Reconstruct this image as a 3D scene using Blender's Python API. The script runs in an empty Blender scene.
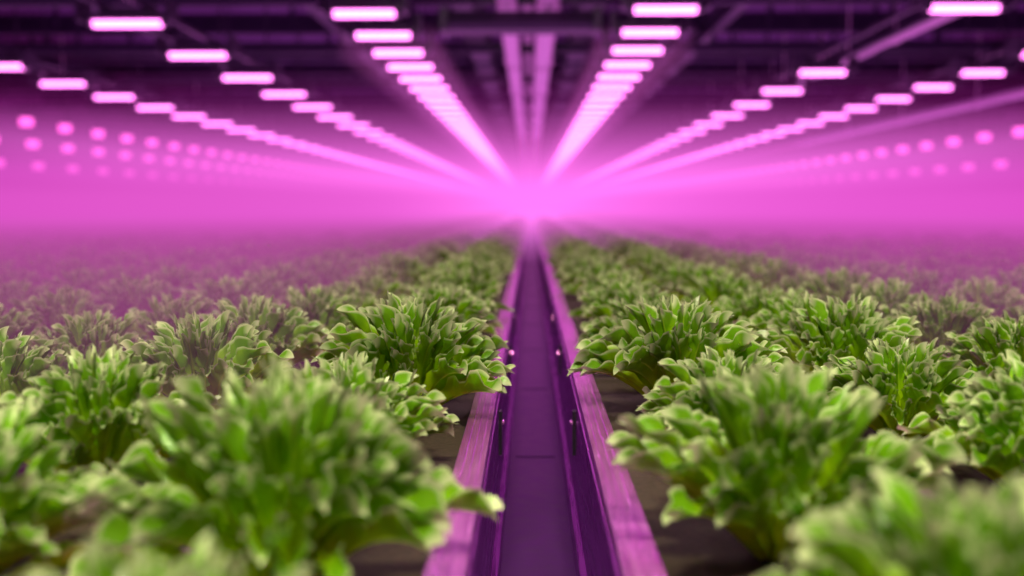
import bpy, bmesh, math, random
import numpy as np
from mathutils import Vector, Matrix
random.seed(7); rng=np.random.default_rng(7)
S=bpy.context.scene
S.view_settings.view_transform='Standard'
S.view_settings.look='None'
COL=S.collection
CZ=0.62; RT=0.27; FPX=995.0

# ---------------- material helpers
def newmat(name):
    m=bpy.data.materials.new(name); m.use_nodes=True
    nt=m.node_tree; nt.nodes.clear()
    out=nt.nodes.new('ShaderNodeOutputMaterial')
    return m,nt,out
def N(nt,t,**kw):
    n=nt.nodes.new(t)
    for k,v in kw.items():
        if k.startswith('_'): setattr(n,k[1:],v)
        else: n.inputs[k].default_value=v
    return n
def ramp(nt,stops):
    r=nt.nodes.new('ShaderNodeValToRGB')
    e=r.color_ramp.elements
    e[0].position,e[0].color=stops[0][0],(*stops[0][1],1)
    e[1].position,e[1].color=stops[-1][0],(*stops[-1][1],1)
    for p,c in stops[1:-1]:
        x=e.new(p); x.color=(*c,1)
    return r
def metal(name,c1,c2,rough=.35,metallic=.9,scale=(30,.8,30),bump=.15):
    m,nt,out=newmat(name)
    b=N(nt,'ShaderNodeBsdfPrincipled',Metallic=metallic)
    tc=N(nt,'ShaderNodeTexCoord'); mp=N(nt,'ShaderNodeMapping'); mp.inputs['Scale'].default_value=scale
    nz=N(nt,'ShaderNodeTexNoise',Scale=6.0,Detail=5.0)
    r=ramp(nt,[(.3,c1),(.7,c2)])
    L=nt.links.new
    L(tc.outputs['Object'],mp.inputs[0]); L(mp.outputs[0],nz.inputs['Vector']); L(nz.outputs['Fac'],r.inputs[0]); L(r.outputs[0],b.inputs['Base Color'])
    rr=N(nt,'ShaderNodeMapRange'); rr.inputs['To Min'].default_value=rough-.1; rr.inputs['To Max'].default_value=rough+.15
    L(nz.outputs['Fac'],rr.inputs[0]); L(rr.outputs[0],b.inputs['Roughness'])
    bp=N(nt,'ShaderNodeBump',Strength=bump,Distance=.002); L(nz.outputs['Fac'],bp.inputs['Height']); L(bp.outputs[0],b.inputs['Normal'])
    L(b.outputs[0],out.inputs[0]); return m
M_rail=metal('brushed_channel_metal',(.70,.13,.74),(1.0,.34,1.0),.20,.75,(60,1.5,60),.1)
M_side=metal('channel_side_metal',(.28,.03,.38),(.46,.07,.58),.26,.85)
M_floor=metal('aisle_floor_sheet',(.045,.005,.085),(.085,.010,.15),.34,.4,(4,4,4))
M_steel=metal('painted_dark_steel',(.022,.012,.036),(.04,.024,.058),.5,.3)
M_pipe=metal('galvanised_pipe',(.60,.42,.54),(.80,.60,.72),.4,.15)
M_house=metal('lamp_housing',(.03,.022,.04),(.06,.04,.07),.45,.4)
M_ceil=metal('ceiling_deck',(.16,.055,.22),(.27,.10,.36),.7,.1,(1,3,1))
M_wall=metal('wall_panel',(.25,.12,.26),(.35,.18,.36),.7,.0,(2,2,.5))
M_soil=metal('substrate',(.03,.018,.012),(.07,.04,.03),.9,.0,(20,20,20),.8)

def emis(name,c,s):
    m,nt,out=newmat(name); e=N(nt,'ShaderNodeEmission',Strength=s); e.inputs[0].default_value=(*c,1)
    nt.links.new(e.outputs[0],out.inputs[0]); return m
M_led=emis('magenta_led_diffuser',(1,.20,.81),5.4)
M_led2=emis('magenta_led_diffuser_far',(1,.11,.62),3.2)

def fogmat(name,asym,dens):
    m,nt,out=newmat(name)
    a=N(nt,'ShaderNodeVolumeAbsorption',Density=dens); a.inputs['Color'].default_value=(0,0,0,1)
    e=N(nt,'ShaderNodeEmission',Strength=dens); e.inputs[0].default_value=(*asym,1)  # emission puts the lamplit look of the haze into the volume
    s=N(nt,'ShaderNodeAddShader'); L=nt.links.new
    L(a.outputs[0],s.inputs[0]); L(e.outputs[0],s.inputs[1]); L(s.outputs[0],out.inputs['Volume'])
    return m

# leaf material
def leafmat():
    m,nt,out=newmat('lettuce_leaf'); L=nt.links.new
    uv=N(nt,'ShaderNodeUVMap'); sp=N(nt,'ShaderNodeSeparateXYZ'); L(uv.outputs[0],sp.inputs[0])
    at=N(nt,'ShaderNodeAttribute',_attribute_name='rnd')
    r=ramp(nt,[(0,(.70,.78,.02)),(.3,(.58,.76,.005)),(.58,(.36,.60,.003)),(.82,(.17,.40,.004)),(1,(.20,.44,.02))])
    tc=N(nt,'ShaderNodeTexCoord')
    nz=N(nt,'ShaderNodeTexNoise',Scale=45.0,Detail=3.0); L(tc.outputs['Object'],nz.inputs['Vector'])
    ad=N(nt,'ShaderNodeMath',_operation='MULTIPLY_ADD'); ad.inputs[1].default_value=.3; L(nz.outputs['Fac'],ad.inputs[0]);
    sb=N(nt,'ShaderNodeMath',_operation='SUBTRACT'); sb.inputs[1].default_value=.15; L(sp.outputs['Y'],sb.inputs[0]); L(sb.outputs[0],ad.inputs[2])
    L(ad.outputs[0],r.inputs[0])
    ed=N(nt,'ShaderNodeMath',_operation='SUBTRACT'); ed.inputs[1].default_value=.5; L(sp.outputs['X'],ed.inputs[0])
    ab=N(nt,'ShaderNodeMath',_operation='ABSOLUTE'); L(ed.outputs[0],ab.inputs[0])
    er=N(nt,'ShaderNodeMapRange'); er.inputs[1].default_value=.43; er.inputs[2].default_value=.49; L(ab.outputs[0],er.inputs[0])
    tr=N(nt,'ShaderNodeMapRange'); tr.inputs[1].default_value=.93; tr.inputs[2].default_value=.99; L(sp.outputs['Y'],tr.inputs[0])
    tg=N(nt,'ShaderNodeMapRange'); tg.inputs[1].default_value=.5; tg.inputs[2].default_value=.75; L(sp.outputs['Y'],tg.inputs[0])
    em=N(nt,'ShaderNodeMath',_operation='MULTIPLY'); L(er.outputs[0],em.inputs[0]); L(tg.outputs[0],em.inputs[1])
    mx=N(nt,'ShaderNodeMath',_operation='MAXIMUM'); L(em.outputs[0],mx.inputs[0]); L(tr.outputs[0],mx.inputs[1])
    ff=N(nt,'ShaderNodeMath',_operation='MULTIPLY'); ff.inputs[1].default_value=.8; L(mx.outputs[0],ff.inputs[0])
    m1=N(nt,'ShaderNodeMix',_data_type='RGBA'); m1.inputs[7].default_value=(.86,.88,.58,1)
    L(ff.outputs[0],m1.inputs[0]); L(r.outputs[0],m1.inputs[6])
    mr=N(nt,'ShaderNodeMapRange'); mr.inputs[1].default_value=.06; mr.inputs[2].default_value=.02; mr.inputs[3].default_value=0; mr.inputs[4].default_value=.5; L(ab.outputs[0],mr.inputs[0])
    m2=N(nt,'ShaderNodeMix',_data_type='RGBA'); m2.inputs[7].default_value=(.60,.80,.05,1)
    L(mr.outputs[0],m2.inputs[0]); L(m1.outputs[2],m2.inputs[6])
    hs=N(nt,'ShaderNodeHueSaturation'); L(m2.outputs[2],hs.inputs['Color'])
    vr=N(nt,'ShaderNodeMapRange'); vr.inputs[3].default_value=.55; vr.inputs[4].default_value=1.15; L(at.outputs['Fac'],vr.inputs[0]); L(vr.outputs[0],hs.inputs['Value'])
    b=N(nt,'ShaderNodeBsdfPrincipled',Roughness=.30); L(hs.outputs[0],b.inputs['Base Color'])
    b.inputs['Specular IOR Level'].default_value=.38
    t=N(nt,'ShaderNodeBsdfTranslucent'); L(hs.outputs[0],t.inputs[0])
    vo=N(nt,'ShaderNodeTexNoise',Scale=90.0,Detail=2.0); L(tc.outputs['Object'],vo.inputs['Vector'])
    bp=N(nt,'ShaderNodeBump',Strength=.35,Distance=.003); L(vo.outputs['Fac'],bp.inputs['Height'])
    L(bp.outputs[0],b.inputs['Normal'])
    mm=N(nt,'ShaderNodeMixShader'); mm.inputs[0].default_value=.28; L(b.outputs[0],mm.inputs[1]); L(t.outputs[0],mm.inputs[2])
    L(mm.outputs[0],out.inputs[0]); return m
M_leaf=leafmat()

# ---------------- lettuce mesh : rosette of radiating, toothed leaves
def smooth(a,b,x):
    t=np.clip((x-a)/(b-a),0,1); return t*t*(3-2*t)
def lettuce_mesh(name,seed,nleaf=94,NT=42,NU=11):
    g=np.random.default_rng(seed)
    V=[];UV=[];RN=[];F=[]
    t=np.linspace(0,1,NT)[:,None]; u=np.linspace(-1,1,NU)[None,:]
    base=0
    for i in range(nleaf):
        q=(i+.5)/nleaf
        az=i*2.39996+g.normal(0,.15)
        th0=math.radians(92-60*q**.95+g.normal(0,6))
        curl=math.radians(16+30*q+g.normal(0,10))
        Ln=(.150+.020*q)*g.uniform(.84,1.08)
        W=(.0122+.0052*q)*g.uniform(.85,1.3)
        th=th0-curl*t[:,0]**2.2
        ds=Ln/(NT-1)
        rr=np.concatenate([[0],np.cumsum(np.cos(th[:-1])*ds)]); zz=np.concatenate([[0],np.cumsum(np.sin(th[:-1])*ds)])
        r0=.004+.020*q
        wid=W*(.32+.68*smooth(.12,.66,t))*np.clip(1-np.clip((t-.72)/.285,0,1)**2.3,0,1)**.7
        nl=g.uniform(6.5,8.5); ph=g.uniform(0,1)
        fr=(nl*t*1.25+ph)%1.0
        lob=1-.55*smooth(.28,.5,t)*(1-fr)**1.1*smooth(0,.15,fr)
        wu=wid*(1+(lob-1)*np.abs(u)**2)
        x=u*wu
        tip=smooth(.3,.6,t)*.013*np.abs(u)**2
        f1=g.uniform(17,25); p1=g.uniform(0,6.3)
        ruf=(np.abs(u)**1.6)*smooth(.3,.65,t)*W*.34*np.sin(t*f1+p1+np.sign(u)*1.3)
        cup=(np.abs(u)**1.5)*wid*g.uniform(.5,1.1)
        off=ruf+cup-.0022*np.exp(-(u/.18)**2)
        R=rr[:,None]+r0+np.cos(th)[:,None]*tip-np.sin(th)[:,None]*off
        Z=zz[:,None]+np.sin(th)[:,None]*tip+np.cos(th)[:,None]*off+.004
        bend=g.normal(0,.012)*t**2
        X=x+bend
        ca,sa=math.cos(az),math.sin(az)
        P=np.stack([R*ca-X*sa,R*sa+X*ca,np.maximum(Z,0*Z)],-1).reshape(-1,3)
        V.append(P)
        UV.append(np.stack([np.broadcast_to((u+1)/2,(NT,NU)),np.broadcast_to(t,(NT,NU))],-1).reshape(-1,2))
        RN.append(np.full(NT*NU,g.uniform()))
        a=np.arange(NT-1)[:,None]*NU+np.arange(NU-1)[None,:]
        F.append((np.stack([a,a+1,a+NU+1,a+NU],-1).reshape(-1,4))+base)
        base+=NT*NU
    V=np.concatenate(V);UV=np.concatenate(UV);RN=np.concatenate(RN);F=np.concatenate(F)
    me=bpy.data.meshes.new(name)
    me.from_pydata(V.tolist(),[],F.tolist())
    l=me.uv_layers.new(name='UVMap'); l.data.foreach_set('uv',UV[F.ravel()].ravel())
    at=me.attributes.new('rnd','FLOAT','POINT'); at.data.foreach_set('value',RN)
    me.polygons.foreach_set('use_smooth',[True]*len(F))
    me.materials.append(M_leaf); me.update()
    return me
LM=[lettuce_mesh('lettuce_head_mesh_%d'%k,100+k) for k in range(6)]
def put_lettuce(x,y,s,parent=None,k=None):
    k=random.randrange(len(LM)) if k is None else k
    nm='lettuce_plant' if parent is None else 'lettuce_head'
    o=bpy.data.objects.new(nm,LM[k]); COL.objects.link(o)
    o.location=(x,y,RT-.019)
    tl=.10
    o.rotation_euler=(random.uniform(-tl,tl),random.uniform(-tl,tl),random.uniform(0,6.28))
    s*=.92
    o.scale=(s,s,s*random.uniform(1.12,1.24))
    if parent: o.parent=parent
    return o

class MB:
    def __init__(s): s.v=[];s.f=[];s.m=[]
    def box(s,c,d,mi=0,ch=0.0):
        x,y,z=c;a,b,h=d[0]/2,d[1]/2,d[2]/2
        n=len(s.v)
        s.v+=[(x+i*a,y+j*b,z+k*h) for k in(-1,1) for j in(-1,1) for i in(-1,1)]
        for q in[(0,2,3,1),(4,5,7,6),(0,1,5,4),(2,6,7,3),(0,4,6,2),(1,3,7,5)]:
            s.f.append([n+e for e in q]); s.m.append(mi)
    def prism(s,prof,y0,y1,mi=0,axis='y',close=True):
        n=len(s.v);k=len(prof)
        for yy in(y0,y1):
            for (a,b) in prof: s.v.append((a,yy,b) if axis=='y' else (yy,a,b))
        for i in range(k if close else k-1):
            j=(i+1)%k; s.f.append([n+i,n+j,n+k+j,n+k+i]); s.m.append(mi)
        if close:
            s.f.append([n+i for i in range(k)]); s.m.append(mi); s.f.append([n+k+i for i in reversed(range(k))]); s.m.append(mi)
    def tube(s,p,q,r,mi=0,seg=12):
        p=Vector(p);q=Vector(q);d=(q-p).normalized(); up=Vector((0,0,1)) if abs(d.z)<.9 else Vector((1,0,0))
        a=d.cross(up).normalized();b=d.cross(a); n=len(s.v)
        for c in(p,q):
            for i in range(seg):
                t=2*math.pi*i/seg; s.v.append(tuple(c+a*math.cos(t)*r+b*math.sin(t)*r))
        for i in range(seg):
            j=(i+1)%seg; s.f.append([n+i,n+j,n+seg+j,n+seg+i]); s.m.append(mi)
        s.f.append([n+i for i in range(seg)]);s.m.append(mi);s.f.append([n+seg+i for i in reversed(range(seg))]);s.m.append(mi)
    def obj(s,name,mats,smooth_=False):
        me=bpy.data.meshes.new(name); me.from_pydata(s.v,[],s.f)
        for m in mats: me.materials.append(m)
        me.polygons.foreach_set('material_index',s.m)
        bm=bmesh.new(); bm.from_mesh(me); bmesh.ops.recalc_face_normals(bm,faces=bm.faces); bm.to_mesh(me); bm.free()
        if smooth_:
            me.polygons.foreach_set('use_smooth',[True]*len(me.polygons))
        me.update(); o=bpy.data.objects.new(name,me); COL.objects.link(o); return o

YE=80.0; YS=-3.0; HW=11.5; CH=3.35
def slab(name,c,d,mat):
    b=MB(); b.box(c,d); return b.obj(name,[mat])
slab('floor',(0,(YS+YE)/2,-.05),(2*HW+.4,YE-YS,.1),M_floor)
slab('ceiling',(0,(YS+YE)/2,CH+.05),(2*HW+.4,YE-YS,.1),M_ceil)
slab('wall_left',(-HW-.1,(YS+YE)/2,CH/2),(.2,YE-YS,CH),M_wall)
slab('wall_right',(HW+.1,(YS+YE)/2,CH/2),(.2,YE-YS,CH),M_wall)
slab('wall_back',(0,YE+.1,CH/2),(2*HW+.4,.2,CH),M_wall)

def gutter(xa,xb,near=False):
    b=MB(); lip=.040; t=.006; y0,y1=-.6,60
    for (x,sgn) in((xa,1),(xb,-1)):
        P=[(x,RT),(x+sgn*lip,RT),(x+sgn*lip,RT-.035),(x+sgn*(lip-t),RT-.035),(x+sgn*(lip-t),RT-t),(x+sgn*t,RT-t),(x+sgn*t,.03),(x,.03)]
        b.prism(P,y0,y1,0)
        for k in range(3):
            xr=x+sgn*(.009+.0105*k)
            b.prism([(xr-.0018,RT),(xr+.0018,RT),(xr+.0010,RT+.0022),(xr-.0010,RT+.0022)],y0,y1,0)
    b.box(((xa+xb)/2,(y0+y1)/2,RT-.03),(xb-xa-2*t,y1-y0,.02),1)
    b.box(((xa+xb)/2,(y0+y1)/2,.10),(xb-xa-2*t,y1-y0,.012),2)
    for (x,sgn) in((xa,-1),(xb,1)):
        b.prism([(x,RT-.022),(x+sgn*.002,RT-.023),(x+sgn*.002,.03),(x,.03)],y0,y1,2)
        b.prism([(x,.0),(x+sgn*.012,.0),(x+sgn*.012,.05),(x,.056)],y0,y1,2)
        if near:
            yy=.98
            while yy<20:
                b.box((x+sgn*.004,yy,RT-.085),(.008,.02,.085),3)
                b.tube((x+sgn*.007,yy,RT-.066),(x+sgn*.012,yy,RT-.066),.005,0,8)
                yy+=.9
    yy=0
    while yy<60:
        b.box(((xa+xb)/2,yy,.015),(xb-xa,.06,.03),2); b.box(((xa+xb)/2,yy,.06),(.04,.04,.08),2); yy+=1.5
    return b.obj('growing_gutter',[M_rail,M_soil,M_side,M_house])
gl=[(-.355,-.061)]; gr=[(.09,.40)]
for k in range(28):
    a=gl[-1][0]; gl.append((a-.04-.26,a-.04))
    a=gr[-1][1]; gr.append((a+.055,a+.055+.26))
for i,(a,c) in enumerate(gl+gr): gutter(a,c,near=(i in(0,29)))
b=MB(); b.prism([(-.036,0.0),(.062,0.0),(.062,.004),(-.036,.004)],-.6,60,0)
yy=.6
while yy<25: 
    b.box((.013,yy,.005),(.094,.006,.002),0); yy+=.9
b.obj('aisle_drain_channel',[M_floor])

near=[
 (-.235,.92,1.14),(-.225,.54,.95),(-.25,1.31,.94),(-.21,1.68,1.12),(-.250,2.05,.95),(-.225,2.39,.98),
 (.258,1.02,1.12),(.30,.63,1.04),(.285,1.40,.90),(.262,1.73,1.16),(.262,2.13,.95),(.27,2.47,.94),
 (-.54,.88,1.0),(-.56,1.26,.95),(-.54,1.62,1.0),(-.56,1.98,.98),(-.50,.50,1.0),
 (.60,.86,1.04),(.63,1.22,.96),(.58,1.54,.90),(.59,1.88,1.08),(.60,2.23,.96),(.60,.49,1.0)]
for p in near: put_lettuce(*p)
def field(name,rows,far,cond,k=1.0):
    e=bpy.data.objects.new(name,None); COL.objects.link(e)
    for (xc,ys) in rows:
        y=ys
        while y<far:
            if cond(xc,y): put_lettuce(xc+random.uniform(-.02,.02),y+random.uniform(-.02,.02),random.uniform(.84,1.0),e)
            y+=random.uniform(.34,.39)*k
    return e
cl=[(a+c)/2 for a,c in gl]; cr=[(a+c)/2 for a,c in gr]
cond=lambda x,y: abs(x)<.56*y+.6
field('lettuce_bed',[(cl[0]-.025,2.76),(cl[1],2.34)]+[(c,.75+random.uniform(0,.3)) for c in cl[2:18]],7.5,cond)
field('lettuce_bed',[(cr[0]+.022,2.84),(cr[1],2.60)]+[(c,.75+random.uniform(0,.3)) for c in cr[2:18]],7.5,cond)
field('lettuce_bed',[(c,7.6) for c in cl[:4]+cr[:4]],18,lambda x,y:True,1.0)

# ---------------- grow lights
def lamp_row(x,H,ys,w,name='grow_light_row',led=None,dot=False):
    b=MB(); z=CZ+H
    for y in ys:
        hw=w/2
        if dot:
            b.tube((x,y,z-.07),(x,y,z+.06),.11,1,14)
            b.tube((x,y,z+.06),(x,y,z+.12),.13,0,14)
            if y<30: b.tube((x,y,z+.1),(x,y,CH),.008,0,6)
            continue
        b.prism([(y-.035,z-.015),(y-.02,z-.028),(y+.02,z-.028),(y+.035,z-.015),(y+.035,z+.022),(y-.035,z+.022)],x-hw,x+hw,1,axis='x')
        b.box((x,y,z+.047),(w+.10,.17,.05),0)
        if y<30:
            b.box((x,y,z+.09),(w*.7,.10,.04),0)
            for s in(-1,1):
                b.box((x+s*(hw+.035),y,z+.01),(.05,.10,.05),0)
                b.box((x+s*(hw+.085),y,z+.09),(.03,.26,.16),0)
                b.tube((x+s*hw*.8,y,z+.07),(x+s*hw*.8,y,CH),.011,0,6)
    y0,y1=min(ys)-.3,max(ys)+.3
    for s in(-1,1):
        b.box((x+s*w*.30,(y0+y1)/2,z+.13),(.04,y1-y0,.04),0)
    return b.obj(name,[M_house,led or M_led])
def ser(first,step,end,back=-2):
    ys=[];y=first
    while y-step>back: y-=step
    while y<end: ys.append(y); y+=step
    return ys
lamp_row(-1.29,1.48,ser(7.86,1.0,75),.47)
lamp_row(1.03,1.48,ser(7.74,1.0,75),.47)
lamp_row(-3.3,1.48,ser(8.25,1.74,75),.56)
lamp_row(3.28,1.48,[-1,1.7,4.6,7.73]+ser(11.4,1.8,75,10),.50)
lamp_row(-5.8,1.5,ser(10.9,1.53,75),.54)
lamp_row(5.15,1.5,ser(10.2,1.4,75),.46)
lamp_row(-9.1,1.5,ser(18,1.5,75,12),.22,led=M_led2,dot=True)
lamp_row(-9.8,1.2,ser(19.6,1.5,75,12),.22,led=M_led2,dot=True)
lamp_row(-10.4,.82,ser(21,1.6,75,12),.22,led=M_led2,dot=True)
lamp_row(8.7,1.3,ser(18,1.4,75,12),.22,led=M_led2,dot=True)
lamp_row(9.5,.82,ser(20.4,1.5,75,12),.22,led=M_led2,dot=True)

# ---------------- overhead structure
b=MB(); y=2.0
while y<78:
    b.box((0,y,CH-.10),(2*HW,.14,.02),0); b.box((0,y,CH-.20),(2*HW,.03,.2),0); b.box((0,y,CH-.30),(2*HW,.14,.02),0)
    b.box((0,y+1.1,CH-.55),(2*HW,.07,.07),0)
    for xx in np.arange(-10.5,11,1.5):
        b.box((xx,y+1.1,CH-.26),(.05,.05,.52),0)
    y+=2.4
y=6.4
while y<60:
    b.box((-.3,y,CZ+1.88),(11.6,.07,.10),0)
    for xx in(-5.5,-2.3,-.9,.7,2.2,4.9): b.box((xx,y,(CZ+1.88+CH)/2),(.04,.04,CH-CZ-1.88),0)
    y+=2.9
b.obj('ceiling_beam_frame',[M_steel])
for xx in(-2.3,2.2,-4.6,4.4,-7.4,7.2):
    b=MB(); z=CH-.66
    b.box((xx,38,z),(.12,76,.03),0); b.box((xx,38,z+.09),(.03,76,.16),0); b.box((xx,38,z+.18),(.12,76,.03),0)
    for yy in np.arange(1,76,2.4): b.box((xx,yy+.0,(z+.18+CH)/2),(.05,.05,CH-z-.18),0)
    b.obj('longitudinal_beam',[M_steel])
def pipe(name,x,z,r,y0=-1,y1=76,mat=None):
    b=MB(); b.tube((x,y0,z),(x,y1,z),r,0,16)
    for yy in np.arange(y0+1,y1,3.0):
        b.tube((x,yy,z+r*.5),(x,yy,CH),.01,0,6); b.tube((x,yy-.03,z),(x,yy+.03,z),r*1.25,0,16)
    return b.obj(name,[mat or M_pipe],False)
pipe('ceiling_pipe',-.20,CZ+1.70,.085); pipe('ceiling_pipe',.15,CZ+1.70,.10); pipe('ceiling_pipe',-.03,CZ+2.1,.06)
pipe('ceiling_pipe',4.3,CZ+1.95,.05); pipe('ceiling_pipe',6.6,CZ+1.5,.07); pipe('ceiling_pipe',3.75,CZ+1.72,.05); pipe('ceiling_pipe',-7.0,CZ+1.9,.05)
for xx in(-.66,.62):
    b=MB(); z=CZ+2.1
    b.prism([(xx-.15,z-.08),(xx-.11,z-.12),(xx+.11,z-.12),(xx+.15,z-.08),(xx+.15,z+.12),(xx-.15,z+.12)],1.2,76,0)
    for yy in np.arange(1.5,76,1.8):
        b.prism([(xx-.17,z-.09),(xx-.12,z-.14),(xx+.12,z-.14),(xx+.17,z-.09),(xx+.17,z+.13),(xx-.17,z+.13)],yy,yy+.05,0)
        b.tube((xx,yy,z+.1),(xx,yy,CH),.012,0,6)
    b.obj('ventilation_duct',[M_steel])
# hanging dark bar over the aisle
yy=8.3
b=MB(); z=CZ+1.46
b.prism([(yy-.12,z-.05),(yy+.12,z-.05),(yy+.16,z+.0),(yy+.12,z+.10),(yy-.12,z+.10),(yy-.16,z+.0)],-.70,.54,0,axis='x')
for s in(-1,1):
    b.box((-.08+s*.62,yy,z+.03),(.06,.36,.18),0)
    b.tube((-.08+s*.38,yy,z+.1),(-.08+s*.38,yy,CH),.012,0,6)
b.obj('air_diffuser_bar',[M_house])

def area(name,loc,rot,size,power,col,sy=None):
    l=bpy.data.lights.new(name,'AREA'); l.energy=power; l.color=col; l.shape='RECTANGLE'; l.size=size; l.size_y=sy or size
    o=bpy.data.objects.new(name,l); o.location=loc; o.rotation_euler=rot; COL.objects.link(o); return o
b=MB(); b.box((0,-.4,2.86),(1.5,.4,.06),0)
for s in(-1,1): b.tube((s*.45,-.4,2.88),(s*.45,-.4,CH),.012,0,6)
b.obj('added_key_housing',[M_house])  # unseen housing made up to carry the key light
area('added_key_light',(0,-.4,2.81),(math.radians(25),0,0),1.2,400,(1,1,.62),.3)  # white key added overhead to brighten the near plants
area('added_back_wash',(0,4.2,2.9),(math.radians(-25),0,0),3.0,150,(1,.70,.82),.6)  # added pink back light on the plants, has no fixture
area('added_uplight',(0,14,CZ+1.25),(math.pi,0,0),14,520,(.80,.28,1),22)  # added unseen source, lights the overhead structure from below

# ---------------- mist volumes that glow in place of scattered lamplight (no two faces coplanar)
def fog(name,x0,x1,y0,y1,z0,z1,asym,dens):
    b=MB(); b.box(((x0+x1)/2,(y0+y1)/2,(z0+z1)/2),(x1-x0,y1-y0,z1-z0)); return b.obj(name,[fogmat(name,asym,dens)])
fog('glowing_haze',-11.4,11.4,5.0,79,.45,CZ+.68,(.62,.035,.48),.07)
fog('glowing_haze',-4.2,4.2,5.4,78.5,.30,CZ+.55,(2.0,.44,1.75),.058)  # core volume added for the brighter glow down the centre
fog('glowing_haze',-11.2,-.42,1.3,78,.06,.50,(.38,.075,.27),.50)
fog('glowing_haze',.74,11.25,1.8,78.2,.065,.505,(.42,.07,.31),.38)
fog('glowing_haze',-11.1,-.7,2.2,77,.075,.76,(.68,.075,.53),.20)
fog('glowing_haze',.9,11.15,2.5,77.2,.08,.755,(.68,.065,.53),.17)
fog('glowing_haze',-1.75,-.85,9,76,CZ+1.30,CZ+1.62,(2.6,.45,2.1),.03)  # halo along the left lamp row, added as a glowing volume
fog('glowing_haze',.6,1.5,9.1,76.2,CZ+1.305,CZ+1.625,(2.6,.45,2.1),.03)  # matching added halo along the right lamp row

w=bpy.data.worlds.new('World'); S.world=w; w.use_nodes=True
w.node_tree.nodes['Background'].inputs[0].default_value=(.10,.03,.10,1); w.node_tree.nodes['Background'].inputs[1].default_value=.3

c=bpy.data.cameras.new('camera'); c.sensor_width=36; c.lens=36*FPX/1024
co=bpy.data.objects.new('camera',c); COL.objects.link(co); S.camera=co
co.location=(0,0,CZ)
co.rotation_euler=(math.radians(90)-math.atan(83/FPX),0,math.atan(18/FPX))
c.dof.use_dof=True; c.dof.focus_distance=1.60; c.dof.aperture_fstop=1.9
c.clip_end=200
